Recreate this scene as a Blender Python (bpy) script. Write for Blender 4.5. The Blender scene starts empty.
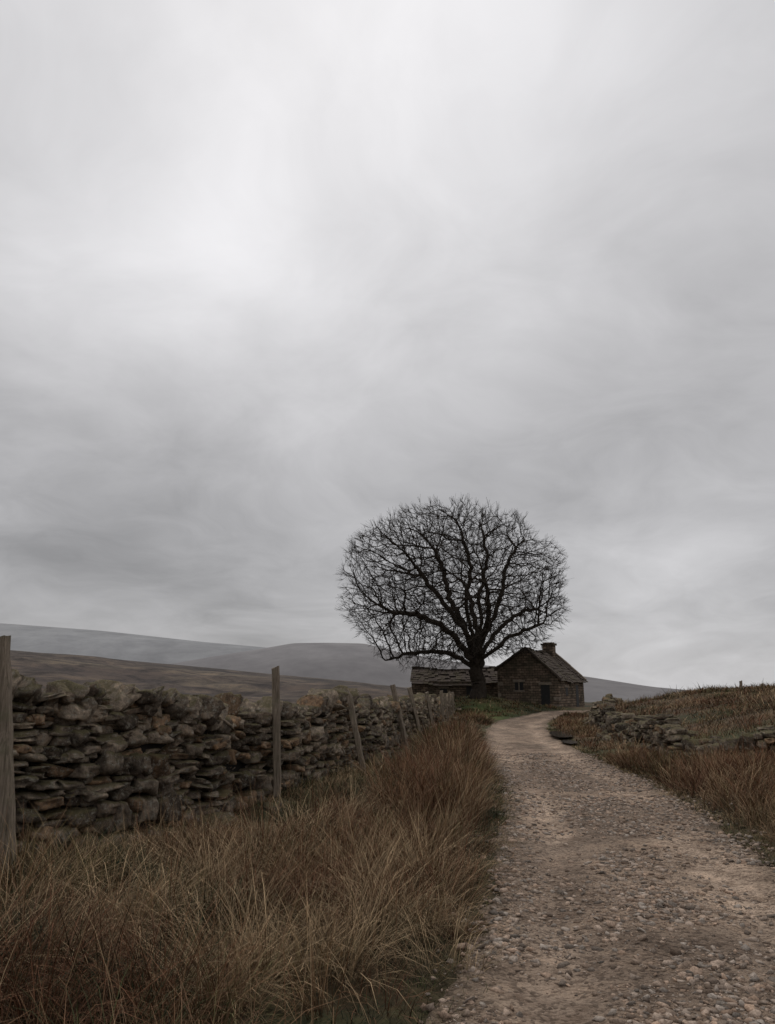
import bpy, math, random
import numpy as np
from mathutils import Vector, Matrix
rng=np.random.default_rng(7); random.seed(7)
scene=bpy.context.scene
scene.view_settings.view_transform='Standard'; scene.view_settings.look='None'
scene.view_settings.exposure=0; scene.view_settings.gamma=1

# ---------------------------------------------------------------- helpers
def hash3(ix,iy,iz,seed=0):
    n=(ix.astype(np.int64)*374761393+iy.astype(np.int64)*668265263+iz.astype(np.int64)*2147483647+seed*1442695041)&0xFFFFFFFF
    n=((n^(n>>13))*1274126177)&0xFFFFFFFF
    n=(n^(n>>16))&0xFFFFFFFF
    n=(n*2246822519)&0xFFFFFFFF
    return ((n^(n>>15))&0xFFFFFF)/float(0xFFFFFF)
def vnoise(x,y,z=None,seed=0):
    x=np.asarray(x,float); y=np.asarray(y,float)
    z=np.zeros_like(x) if z is None else np.asarray(z,float)
    ix,iy,iz=np.floor(x),np.floor(y),np.floor(z)
    fx,fy,fz=x-ix,y-iy,z-iz
    ix,iy,iz=ix.astype(np.int64),iy.astype(np.int64),iz.astype(np.int64)
    ux,uy,uz=[f*f*(3-2*f) for f in (fx,fy,fz)]
    r=0
    for a in (0,1):
        for b in (0,1):
            for c in (0,1):
                w=(ux if a else 1-ux)*(uy if b else 1-uy)*(uz if c else 1-uz)
                r=r+w*hash3(ix+a,iy+b,iz+c,seed)
    return r*2-1
def fbm(x,y,oct=3,seed=0):
    r=0;a=1;f=1;t=0
    for i in range(oct):
        r=r+a*vnoise(x*f+i*17.3,y*f-i*9.1,seed=seed+i); t+=a; a*=.5; f*=2.1
    return r/t
def smooth(t):
    t=np.clip(t,0,1); return t*t*(3-2*t)
def catmull(pts,n=8):
    P=np.array(pts,float); P=np.vstack([2*P[0]-P[1],P,2*P[-1]-P[-2]]); out=[]
    for i in range(1,len(P)-2):
        for k in range(n):
            t=k/n
            out.append(.5*((2*P[i])+(-P[i-1]+P[i+1])*t+(2*P[i-1]-5*P[i]+4*P[i+1]-P[i+2])*t*t+(-P[i-1]+3*P[i]-3*P[i+1]+P[i+2])*t**3))
    out.append(P[-2]); return np.array(out)
def sdist(px,py,poly):
    best=np.full(px.shape,1e18); sg=np.ones(px.shape)
    for a,b in zip(poly[:-1],poly[1:]):
        d=b-a; L=(d@d)
        t=np.clip(((px-a[0])*d[0]+(py-a[1])*d[1])/L,0,1)
        qx=px-a[0]-t*d[0]; qy=py-a[1]-t*d[1]
        dd=qx*qx+qy*qy
        m=dd<best
        best=np.where(m,dd,best); sg=np.where(m,np.sign(qx*d[1]-qy*d[0]),sg)
    return np.sqrt(best)*sg
def new_obj(name,verts,faces,mat=None,col=None,smooth_sh=False,parent=None):
    me=bpy.data.meshes.new(name)
    if isinstance(faces,np.ndarray):
        verts=np.asarray(verts,np.float32); k=faces.shape[1]; M=len(faces)
        me.vertices.add(len(verts)); me.vertices.foreach_set('co',verts.ravel())
        me.loops.add(M*k); me.loops.foreach_set('vertex_index',faces.astype(np.int32).ravel())
        me.polygons.add(M)
        me.polygons.foreach_set('loop_start',np.arange(0,M*k,k,dtype=np.int32))
        me.polygons.foreach_set('loop_total',np.full(M,k,np.int32))
        me.update(calc_edges=True); me.validate()
    else:
        me.from_pydata([tuple(v) for v in verts],[],faces); me.update()
    if col is not None:
        at=me.color_attributes.new('Col','FLOAT_COLOR','POINT')
        c=np.ones((len(verts),4),np.float32); c[:,:3]=col
        at.data.foreach_set('color',c.ravel())
    if smooth_sh: me.polygons.foreach_set('use_smooth',np.ones(len(me.polygons),bool))
    ob=bpy.data.objects.new(name,me); scene.collection.objects.link(ob)
    if mat: me.materials.append(mat)
    if parent: ob.parent=parent
    return ob
class NT:
    def __init__(s,tree): s.t=tree; s.n=tree.nodes; s.l=tree.links
    def add(s,typ,**kw):
        n=s.n.new(typ)
        for k,v in kw.items():
            if k.startswith('i_'):
                key=k[2:]
                key=int(key) if key.isdigit() else key
                if hasattr(v,'is_output'): s.l.new(v,n.inputs[key])
                else: n.inputs[key].default_value=v
            else: setattr(n,k,v)
        return n
    def link(s,a,b): s.l.new(a,b)
    def math(s,op,a,b=0.0,c=0.0,clamp=False):
        n=s.n.new('ShaderNodeMath'); n.operation=op; n.use_clamp=clamp
        for i,v in enumerate((a,b,c)):
            if hasattr(v,'is_output'): s.l.new(v,n.inputs[i])
            else: n.inputs[i].default_value=v
        return n.outputs[0]
    def mix(s,fac,a,b,blend='MIX'):
        n=s.n.new('ShaderNodeMix'); n.data_type='RGBA'; n.blend_type=blend
        for k,v in ((0,fac),(6,a),(7,b)):
            if hasattr(v,'is_output'): s.l.new(v,n.inputs[k])
            else: n.inputs[k].default_value=v if k==0 else (tuple(v)+(1,) if len(v)==3 else v)
        return n.outputs[2]
    def mul(s,a,b): return s.add('ShaderNodeVectorMath',operation='MULTIPLY',i_0=a,i_1=b).outputs[0]
    def noise(s,vec,scale,detail=4,rough=.55,dist=0):
        n=s.n.new('ShaderNodeTexNoise'); s.l.new(vec,n.inputs['Vector'])
        n.inputs['Scale'].default_value=scale; n.inputs['Detail'].default_value=detail
        n.inputs['Roughness'].default_value=rough; n.inputs['Distortion'].default_value=dist
        return n.outputs[0]
    def ramp(s,fac,stops):
        n=s.n.new('ShaderNodeValToRGB'); s.l.new(fac,n.inputs[0]); e=n.color_ramp.elements
        while len(e)<len(stops): e.new(.5)
        for el,(p,c) in zip(e,stops):
            el.position=p; el.color=(c,c,c,1) if not isinstance(c,tuple) else c+(1,)
        return n.outputs[0]
def material(name,rough=.9,spec=.15):
    m=bpy.data.materials.new(name); m.use_nodes=True; nt=NT(m.node_tree)
    b=m.node_tree.nodes['Principled BSDF']; b.inputs['Roughness'].default_value=rough
    b.inputs['Specular IOR Level'].default_value=spec
    return m,nt,b
def bump(nt,b,h,strength,dist):
    n=nt.add('ShaderNodeBump',i_Height=h,i_Strength=strength,i_Distance=dist)
    nt.link(n.outputs[0],b.inputs['Normal'])

# ---------------------------------------------------------------- curves / terrain
track_c=catmull([(-14,-40),(-7,-20),(-2.2,-9),(-.1,-3),(.65,0),(1.58,4.13),(2.32,7.5),(2.9,10.8),(3.25,13.5),(3.55,17),(4.1,23),(5.3,31.4),(7.6,41.6),(12.2,52.0),(20,57),(35,61),(70,68),(140,72)],6)
wall_c=catmull([(-40,-25),(-13,-3),(-6.2,4.2),(-4.0,7.3),(-3.1,8.4),(-2.4,9.6),(-1.55,12.3),(-.75,15.5),(0,21),(.5,24.5),(1.15,28),(1.9,33),(2.75,39),(3.4,45),(4.2,52)],6)
edge_c=np.array([(-60,-80),(-42,-25),(-15,-3),(-8,4.2),(-5.6,7.7),(-3.4,12.3),(-1.8,21),(.2,36),(-1,50),(-5,60),(-4,76),(12,90),(60,100),(160,105),(600,100)],float)
low_c=catmull([(13,15.8),(9.6,15.2),(7.5,15.1),(6.55,16.1),(6.5,18),(6.9,21),(7.5,25),(8.3,30),(9.5,34.5),(11.3,40),(14,45)],5)
HW=1.3
def interp(q,xs,ys): return np.interp(q,xs,ys)
def hfun(x,y):
    x=np.asarray(x,float); y=np.asarray(y,float)
    dt=sdist(x,y,track_c); de=sdist(x,y,edge_c)
    tr=dt-HW; tl=-dt-HW
    h=np.where(dt>0,.14*smooth(tr/.9)+1.34*smooth((tr-.9)/9.5)+.30*smooth((tr-10)/20),.12*smooth(tl/.8))
    far_side=sdist(x,y,low_c)
    h=h+np.where(dt>0,.34*smooth(far_side/.5)*(1-.75*smooth((tr-4)/9)),0)*smooth((y-10)/6)*smooth((60-y)/20)
    ad=np.abs(dt)
    h=h-.04*np.exp(-((ad-.72)/.26)**2)*(ad<1.6)
    off=smooth((ad-HW+.2)/1.2)
    h=h+off*(.09*fbm(x*.9,y*.9,3,3)+.15*fbm(x*.22,y*.22,2,5))*np.exp(-np.hypot(x,y)/400)
    h=h+.85*np.exp(-((x-6.3)**2/16+(y-57)**2/16))+.12*smooth((y-45)/12)*(x<20)
    d=np.maximum(0,-de-.3)
    drop=-.16*d*smooth(d/5); drop=np.maximum(drop,-14-.05*d)
    near=h+np.maximum(drop,-34)
    r=np.hypot(x,y)
    yy=np.maximum(y,1.); q=np.where(y>1,x/yy,np.sign(x)*3)
    q=np.clip(q,-3,3)
    s1=interp(q,[-3,-.8,-.515,-.382,-.249,-.116,-.023,.08,.3,3],[.06,.056,.047,.040,.028,.0175,.008,-.004,-.02,-.02])
    ridge=s1*1100+1.6
    rr=np.where(y>1,np.minimum(r,yy*1.3),r)
    f=-34+(ridge+34)*smooth((rr-330)/820)**.85
    f=np.where(rr>1150,ridge-(ridge+40)*smooth((rr-1150)/900),f)
    f=f+(fbm(x*.004,y*.004,4,11)*13+fbm(x*.02,y*.02,3,12)*2.5)*smooth((r-250)/300)*(1-.75*np.exp(-((rr-1150)/150)**2))
    w=smooth((r-110)/260)
    return near*(1-w)+f*w

# ---------------------------------------------------------------- materials
mg,nt,b=material('moor_ground')
geo=nt.add('ShaderNodeNewGeometry'); P=geo.outputs['Position']
at=nt.add('ShaderNodeAttribute',attribute_name='Col').outputs['Color']
n1=nt.noise(P,9,6,.7); n2=nt.noise(P,1.1,4,.6); n3=nt.noise(P,.03,9,.78,.5)
c=nt.mul(at,nt.ramp(n1,[(.3,(.5,.5,.5)),(.7,(1.4,1.38,1.3))]))
c=nt.mul(c,nt.ramp(n2,[(.3,(.75,.8,.75)),(.7,(1.25,1.2,1.15))]))
c=nt.mul(c,nt.ramp(n3,[(.40,(.36,.33,.34)),(.5,(1,1,1)),(.60,(1.65,1.55,1.4))]))
nt.link(c,b.inputs['Base Color']); bump(nt,b,n1,.6,.05)
mt,nt,b=material('gravel_track_mat',.85,.2)
geo=nt.add('ShaderNodeNewGeometry'); P=geo.outputs['Position']
at=nt.add('ShaderNodeAttribute',attribute_name='Col').outputs['Color']
v1=nt.add('ShaderNodeTexVoronoi',i_Vector=P,i_Scale=40.,i_Randomness=1.)
v2=nt.add('ShaderNodeTexVoronoi',i_Vector=P,i_Scale=16.,i_Randomness=1.)
nn=nt.noise(P,60,5,.7); nb=nt.noise(P,2.2,6,.7); nl=nt.noise(P,.5,3,.6)
sep=nt.add('ShaderNodeSeparateColor',i_Color=v1.outputs['Color'])
sep2=nt.add('ShaderNodeSeparateColor',i_Color=v2.outputs['Color'])
k=nt.math('ADD',nt.math('MULTIPLY',sep.outputs[0],.8),nt.math('MULTIPLY',sep2.outputs[1],.5))
k=nt.math('ADD',k,nt.math('MULTIPLY',nn,.6))
tone=nt.ramp(k,[(.3,(.42,.39,.37)),(.75,(.98,.96,.94)),(1.0,(1.5,1.5,1.5))])
t2=nt.ramp(nb,[(.36,(.55,.50,.46)),(.5,(.98,.96,.94)),(.65,(1.28,1.22,1.16))])
t3=nt.ramp(nl,[(.3,(.85,.82,.8)),(.7,(1.12,1.12,1.12))])
nt.link(nt.mul(nt.mul(nt.mul(at,tone),t2),t3),b.inputs['Base Color'])
hh=nt.math('ADD',nt.math('MULTIPLY',nt.math('SUBTRACT',1.,v1.outputs[0]),.8),nt.math('MULTIPLY',nn,.6))
hh=nt.math('ADD',hh,nt.math('MULTIPLY',nt.math('SUBTRACT',1.,v2.outputs[0]),.9))
hh=nt.math('ADD',hh,nt.math('MULTIPLY',nb,1.6))
bump(nt,b,hh,1.,.04)
def stone_mat(name,moss=.6,scale=1.):
    m,nt,b=material(name,.92,.12)
    geo=nt.add('ShaderNodeNewGeometry'); P=geo.outputs['Position']
    at=nt.add('ShaderNodeAttribute',attribute_name='Col').outputs['Color']
    n1=nt.noise(P,11*scale,7,.75); n2=nt.noise(P,70*scale,4,.7); n3=nt.noise(P,5*scale,6,.75); n4=nt.noise(P,.9,4,.7)
    c=nt.mul(at,nt.ramp(n1,[(.32,(.32,.30,.28)),(.5,(1,1,1)),(.68,(2.1,2.0,1.85))]))
    c=nt.mul(c,nt.ramp(n4,[(.35,(.7,.7,.7)),(.65,(1.35,1.32,1.27))]))
    c=nt.mix(nt.ramp(nt.noise(P,17*scale,6,.8),[(.54,0.),(.60,.75)]),c,(.31,.29,.24))
    sep=nt.add('ShaderNodeSeparateXYZ',i_Vector=geo.outputs['Normal'])
    up=nt.math('ADD',nt.math('MULTIPLY',sep.outputs[2],.42),nt.math('MULTIPLY',n3,1.05))
    f=nt.math('MULTIPLY',nt.ramp(up,[(.70,0.),(.90,1.)]),moss)
    mc=nt.ramp(n2,[(.35,(.06,.052,.024)),(.65,(.15,.13,.06))])
    c=nt.mix(f,c,mc)
    nt.link(c,b.inputs['Base Color'])
    bump(nt,b,nt.math('ADD',n1,nt.math('MULTIPLY',n2,.4)),1.,.055)
    return m
ms=stone_mat('gritstone',.75)
mpeb,nt,b=material('pebble',.9,.12)
at=nt.add('ShaderNodeAttribute',attribute_name='Col').outputs['Color']
geo=nt.add('ShaderNodeNewGeometry')
nt.link(nt.mul(at,nt.ramp(nt.noise(geo.outputs['Position'],90,4,.7),[(.35,(.6,.58,.56)),(.65,(1.35,1.32,1.3))])),b.inputs['Base Color'])
mgr,nt,b=material('dry_grass_blades',.8,.12)
at=nt.add('ShaderNodeAttribute',attribute_name='Col').outputs['Color']; nt.link(at,b.inputs['Base Color'])
mb,nt,b=material('bark',.95,.08)
geo=nt.add('ShaderNodeNewGeometry'); P=geo.outputs['Position']
n=nt.noise(P,6,5,.7); nt.link(nt.ramp(n,[(.3,(.020,.015,.012)),(.6,(.048,.039,.031)),(.8,(.075,.068,.046))]),b.inputs['Base Color']); bump(nt,b,n,.8,.05)
mw,nt,b=material('weathered_timber',.9,.1)
tc=nt.add('ShaderNodeTexCoord'); mp=nt.add('ShaderNodeMapping',i_Vector=tc.outputs['Object']); mp.inputs['Scale'].default_value=(30,30,1.5)
n=nt.noise(mp.outputs[0],2,6,.7,.6); n2=nt.noise(tc.outputs['Object'],6,4,.6)
c=nt.ramp(n,[(.3,(.06,.048,.037)),(.55,(.21,.17,.13)),(.8,(.36,.30,.23))])
c=nt.mix(nt.ramp(n2,[(.5,0.),(.75,.6)]),c,(.10,.10,.06)); nt.link(c,b.inputs['Base Color']); bump(nt,b,n,.8,.02)

# ---------------------------------------------------------------- ground sheet
a,bb,N=6.,.0262,300
ax=a*np.sinh(bb*np.arange(-N,N+1))
gx,gy=np.meshgrid(ax+1.0,ax+5.0,indexing='xy'); gx=gx.ravel(); gy=gy.ravel()
gz=hfun(gx,gy)
dt=sdist(gx,gy,track_c); r=np.hypot(gx,gy)
gz=gz-.03*smooth((HW-.05-np.abs(dt))/.25)
W=2*N+1
idx=np.arange(W*W).reshape(W,W)
F=np.stack([idx[:-1,:-1],idx[:-1,1:],idx[1:,1:],idx[1:,:-1]],-1).reshape(-1,4)
n1=fbm(gx*.35,gy*.35,4,21); n2=fbm(gx*.012,gy*.012,4,23); n3=fbm(gx*.004+3,gy*.016,4,29)
def lerp(a,b,t): t=np.asarray(t)[:,None]; return np.asarray(a)*(1-t)+np.asarray(b)*t
col=lerp((.09,.06,.036),(.045,.05,.022),smooth(n1*1.6+.4))
greenp=np.clip(np.exp(-((gx-6.6)**2/10+(gy-47)**2/60))*1.3,0,1)[:,None]
col=col*(1-greenp)+np.array((.075,.10,.035))*greenp
edge=np.exp(-((np.abs(dt)-HW-.1)/.35)**2)*(r<60)
col=col*(1-.5*edge[:,None])+np.array((.05,.05,.025))*.5*edge[:,None]
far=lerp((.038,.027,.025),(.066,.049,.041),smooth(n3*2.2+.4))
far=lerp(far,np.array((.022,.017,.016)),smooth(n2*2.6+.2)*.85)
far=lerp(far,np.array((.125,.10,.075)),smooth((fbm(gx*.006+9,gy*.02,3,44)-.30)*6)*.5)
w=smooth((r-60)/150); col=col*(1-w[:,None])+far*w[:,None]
haze_tint=smooth((r-400)/2600)*.5+.06*smooth((r-300)/500)
col=col*(1-haze_tint[:,None])+np.array((.145,.135,.14))*haze_tint[:,None]  # distance haze painted into the ground colour, growing with range
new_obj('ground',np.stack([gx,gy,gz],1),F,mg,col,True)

# ---------------------------------------------------------------- gravel track
tc_=catmull([tuple(p) for p in track_c],5)
seg=np.hypot(*np.diff(tc_,axis=0).T); s=np.concatenate([[0],np.cumsum(seg)])
ss=[0]
while ss[-1]<s[-1]-1:
    i=np.interp(ss[-1],s,np.arange(len(s)))
    rr=np.hypot(*tc_[int(i)]); ss.append(ss[-1]+max(.06,rr*.012))
ss=np.array(ss); cx=np.interp(ss,s,tc_[:,0]); cy=np.interp(ss,s,tc_[:,1])
tx=np.gradient(cx,ss); ty=np.gradient(cy,ss); L=np.hypot(tx,ty); tx/=L; ty/=L
nx_,ny_=ty,-tx
U=np.linspace(-1,1,61)
hl=HW+.05+.16*fbm(ss*1.1,ss*0,3,31)+.07*vnoise(ss*5,ss*0,seed=8); hr=HW+.05+.16*fbm(ss*1.1,ss*0+50,3,32)+.07*vnoise(ss*5,ss*0,seed=9)
lat=np.where(U[None,:]<0,U[None,:]*hl[:,None],U[None,:]*hr[:,None])
X=cx[:,None]+nx_[:,None]*lat; Y=cy[:,None]+ny_[:,None]*lat
Z=hfun(X.ravel(),Y.ravel()).reshape(X.shape)+.012+.022*fbm(X*3,Y*3,4,61)-.06*smooth((np.abs(U)[None,:]-.93)/.07)
M,K=X.shape; idx=np.arange(M*K).reshape(M,K)
F=np.stack([idx[:-1,:-1],idx[:-1,1:],idx[1:,1:],idx[1:,:-1]],-1).reshape(-1,4)
lf=lat.ravel(); fx,fy=X.ravel(),Y.ravel()
rut=np.exp(-((np.abs(lf)-.72)/.3)**2)*(.7+.4*fbm(fx,fy,2,70))
col=lerp((.25,.192,.145),(.39,.305,.235),np.clip(rut,0,1))
mud=smooth((fbm(fx*.7,fy*.4,4,71)+.05)*3)
col=col*(1-.32*mud[:,None])
eg=smooth((np.abs(lf)-.9)/.45)
col=col*(1-.55*eg[:,None])+np.array((.095,.075,.05))*.55*eg[:,None]
new_obj('gravel_track',np.stack([fx,fy,Z.ravel()],1),F,mt,col,True)
def track_z(x,y): return hfun(x,y)+.012+.022*fbm(x*3,y*3,4,61)

# ---------------------------------------------------------------- rock batches
import bmesh
def ico(sub):
    bm=bmesh.new(); bmesh.ops.create_icosphere(bm,subdivisions=sub,radius=1)
    v=np.array([x.co[:] for x in bm.verts]); f=np.array([[x.index for x in p.verts] for p in bm.faces]); bm.free(); return v,f
def cubeball(n,rd):
    bm=bmesh.new(); bmesh.ops.create_cube(bm,size=2); bmesh.ops.subdivide_edges(bm,edges=bm.edges[:],cuts=n,use_grid_fill=True)
    v=np.array([x.co[:] for x in bm.verts]); f=np.array([[x.index for x in p.verts] for p in bm.faces]); bm.free()
    nrm=(np.abs(v)**rd).sum(1)**(1/rd); return v/nrm[:,None],f
def batch(name,tmpl,C,S,R,col,mat,amp=.18,freq=1.2,smooth_sh=True,parent=None):
    tv,tf=tmpl; n=len(C); k=len(tv)
    off=rng.random((n,3))*200
    q=tv[None]*freq+off[:,None]
    d=np.stack([vnoise(q[...,0],q[...,1],q[...,2],seed=i) for i in (1,2,3)],-1)
    q2=q*2.6; d2=vnoise(q2[...,0],q2[...,1],q2[...,2],seed=5)[...,None]*tv[None]
    v=tv[None]+d*amp*1.3+d2*amp*.6
    v=v*S[:,None]
    v=np.einsum('nij,nkj->nki',R,v)+C[:,None]
    f=(tf[None]+(np.arange(n)*k)[:,None,None]).reshape(-1,tf.shape[1])
    cc=np.repeat(col,k,axis=0)
    return new_obj(name,v.reshape(-1,3),f,mat,cc,smooth_sh,parent)
def rotz(a):
    c,s_=np.cos(a),np.sin(a); z=np.zeros_like(a); o=z+1
    return np.stack([np.stack([c,-s_,z],-1),np.stack([s_,c,z],-1),np.stack([z,z,o],-1)],-2)
def rotx(a):
    c,s_=np.cos(a),np.sin(a); z=np.zeros_like(a); o=z+1
    return np.stack([np.stack([o,z,z],-1),np.stack([z,c,-s_],-1),np.stack([z,s_,c],-1)],-2)
def roty(a):
    c,s_=np.cos(a),np.sin(a); z=np.zeros_like(a); o=z+1
    return np.stack([np.stack([c,z,s_],-1),np.stack([z,o,z],-1),np.stack([-s_,z,c],-1)],-2)
def pebbles(name,n,y0,y1,smin,smax,tm,pw=2.5,parent=None):
    t=rng.random(n)**1.6; y=y0+(y1-y0)*t
    choose=rng.random(n)
    lat=np.where(choose<.3,rng.normal(0,.3,n),np.where(choose<.5,rng.normal(1.1,.2,n),np.where(choose<.62,rng.normal(-1.12,.15,n),rng.uniform(-1.3,1.3,n))))
    sx=np.interp(y,cy,cx); x=sx+lat
    keep=fbm(x*1.3,y*1.3,3,90)*1.4+rng.random(n)*.9>.24
    x,y=x[keep],y[keep]; n=len(x)
    sz=smin+(smax-smin)*rng.random(n)**pw
    z=track_z(x,y)+sz*.06
    S=np.stack([sz*rng.uniform(.8,1.5,n),sz*rng.uniform(.55,1.1,n),sz*rng.uniform(.35,.7,n)],1)
    R=rotz(rng.random(n)*6.28)@rotx(rng.normal(0,.35,n))
    br=rng.uniform(.4,1.5,n)[:,None]; ww=rng.random(n)[:,None]
    col=(np.array((.29,.21,.155))*ww+np.array((.26,.23,.20))*(1-ww))*br
    return batch(name,tm,np.stack([x,y,z],1),S,R,col,mpeb,.48,1.7,False,parent)
pr=pebbles('gravel_stones',36000,2.2,20,.006,.036,ico(1),2.8)
pebbles('fine_gravel',24000,2.0,8,.003,.010,ico(1),2,pr)

# ---------------------------------------------------------------- dry stone wall
tmS=cubeball(4,5.5)
def build_wall(name,curve,hprof,thick,cope=True,gapf=None,y_from=-1e9,minc=.055,maxc=.145,dark=1.,drop=.025,foot=2.6):
    cv=catmull([tuple(p) for p in curve],3)
    sg=np.hypot(*np.diff(cv,axis=0).T); S_=np.concatenate([[0],np.cumsum(sg)])
    Ltot=S_[-1]
    def at(s): 
        x=np.interp(s,S_,cv[:,0]); y=np.interp(s,S_,cv[:,1])
        x2=np.interp(s+.05,S_,cv[:,0]); y2=np.interp(s+.05,S_,cv[:,1]); x1=np.interp(s-.05,S_,cv[:,0]); y1=np.interp(s-.05,S_,cv[:,1])
        return x,y,math.atan2(y2-y1,x2-x1)
    C=[];SZ=[];A=[];T1=[];T2=[];COL=[]
    def put(s,off,z,hl,hd,hh,t1=0,t2=0,yaw=0,br=1):
        x,y,a_=at(s)
        C.append((x+math.sin(a_)*off,y-math.cos(a_)*off,z)); SZ.append((hl,hd,hh)); A.append(a_+yaw); T1.append(t1); T2.append(t2)
        w_=random.random(); base=np.array((.115,.09,.07))*(1-w_)+np.array((.235,.195,.155))*w_
        if random.random()<.14: base=np.array((.20,.135,.088))
        COL.append(base*random.uniform(.45,1.6)*br*dark)
    for side in (1,-1):
        s0=0.
        while s0<Ltot:
            bay=random.uniform(.5,1.3); s1=min(s0+bay,Ltot)
            xm,ym,_=at((s0+s1)/2); far=math.hypot(xm,ym)>24
            z=random.uniform(-.05,.03)
            while z<2.0:
                ch=random.uniform(minc,maxc)*(1.5 if z<.25 else 1)*(1.25 if far else 1)
                if random.random()<.17: ch*=1.6
                s_=s0+random.uniform(-.12,.08); slope=random.gauss(0,.06)
                while s_<s1:
                    x,y,_=at(s_)
                    ln=random.uniform(.10,.38)*(1.3 if far else 1)
                    H=hprof(x,y,s_)-(.22 if cope else 0)+random.uniform(-.03,.03)
                    zz=z+slope*(s_-s0)+random.gauss(0,.010)
                    if y>y_from and zz+ch*.5<H and random.random()>drop:
                        frac=zz/1.5
                        off=side*(thick*(.5-.26*frac)-.13+random.gauss(.01,.042)+.05*math.sin(s_*1.3+zz*2))
                        h2=ch*.5*random.uniform(.80,1.15)
                        if ch>.12 and random.random()<.3:
                            put(s_+ln/2,off,zz+ch*.25,ln/2,.16,ch*.25,random.gauss(0,.06),random.gauss(0,.06),random.gauss(0,.1))
                            put(s_+ln/2+.03,off+side*random.uniform(-.03,.03),zz+ch*.76,ln/2*.9,.16,ch*.24,random.gauss(0,.06),random.gauss(0,.08),random.gauss(0,.1))
                        else:
                            put(s_+ln/2,off,zz+ch/2,ln/2*.95,.17*random.uniform(.8,1.15),h2,random.gauss(0,.09),random.gauss(0,.11),random.gauss(0,.12))
                    s_+=ln
                z+=ch
            s0=s1
    if cope:
        s_=0
        while s_<Ltot:
            x,y,_=at(s_); rr=math.hypot(x,y)
            th=random.uniform(.05,.15)*(1 if rr<25 else 1.4)
            if y>y_from:
                H=hprof(x,y,s_)
                g=0 if gapf is None else gapf(y)
                if random.random()>g:
                    hh_=random.uniform(.09,.19)
                    tilt=.5+.35*math.sin(s_*1.9)+random.gauss(0,.18)
                    put(s_,random.uniform(-.06,.06),H-.24+hh_*.75,th/2*1.15,.23*random.uniform(.7,1.2),hh_,random.gauss(0,.15),tilt,random.gauss(0,.16),1.1)
                else:
                    put(s_,random.uniform(-.15,.15),H-.20+random.uniform(0,.06),random.uniform(.06,.20),.16,random.uniform(.02,.07),random.gauss(0,.2),random.gauss(0,.3),random.gauss(0,.5),1.0)
            s_+=th*random.uniform(.95,1.35)
    for i in range(int(Ltot*foot)):
        s_=random.uniform(0,Ltot); x,y,_=at(s_)
        if y>y_from: put(s_,random.choice((1,1,-1))*(thick*.5+random.uniform(-.02,.45)),random.uniform(0,.08),random.uniform(.08,.2),random.uniform(.08,.16),random.uniform(.04,.09),random.gauss(0,.3),random.gauss(0,.3),random.uniform(0,3))
    C=np.array(C); SZ=np.array(SZ); A=np.array(A)
    C[:,2]+=hfun(C[:,0],C[:,1])
    R=rotz(A)@roty(np.array(T2))@rotx(np.array(T1))
    root=batch(name,tmS,C,SZ,R,np.array(COL),ms,.28,1.05,True)
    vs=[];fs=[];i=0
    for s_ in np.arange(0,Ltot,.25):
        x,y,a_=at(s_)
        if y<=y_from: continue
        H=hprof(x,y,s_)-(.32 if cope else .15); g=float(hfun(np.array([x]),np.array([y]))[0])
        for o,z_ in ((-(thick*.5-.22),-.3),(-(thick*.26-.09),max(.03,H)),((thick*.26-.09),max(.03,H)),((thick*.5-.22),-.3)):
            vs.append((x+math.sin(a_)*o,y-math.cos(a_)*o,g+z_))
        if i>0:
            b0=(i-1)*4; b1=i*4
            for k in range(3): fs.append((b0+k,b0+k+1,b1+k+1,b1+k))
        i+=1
    m,nt,bs=material(name+'_shade_core'); bs.inputs['Base Color'].default_value=(.015,.013,.011,1)  # near-black colour paints the shade seen between the stones
    new_obj('gap_shade_core',vs,fs,m,parent=root)  # dark strip added inside the wall to stop light showing through gaps
    return root
def hp(x,y,s_):
    h_=np.interp(y,[-30,3,7.2,7.8,8.3,9.0,9.6,10.2,11,12.5,14,16,20,27,45,60],[1.54,1.56,1.55,1.60,1.76,1.68,1.50,1.32,1.22,1.24,1.32,1.27,1.24,1.15,1.06,.95])
    return h_+.05*math.sin(s_*1.7)+.05*math.sin(s_*4.1+1)+.03*math.sin(s_*9.3)
build_wall('dry_stone_wall',wall_c,hp,.62,True,lambda y:.75 if 9.6<y<11.5 else .35 if y<20 else .5,y_from=-6)
def hp2(x,y,s_): return max(.10,.54+.20*math.sin(s_*.8)+.12*math.sin(s_*2.1+2)+.08*math.sin(s_*5))
build_wall('ruined_stone_wall',low_c,hp2,.5,False,None,minc=.07,maxc=.17,dark=.85,drop=.07,foot=4)

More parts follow.
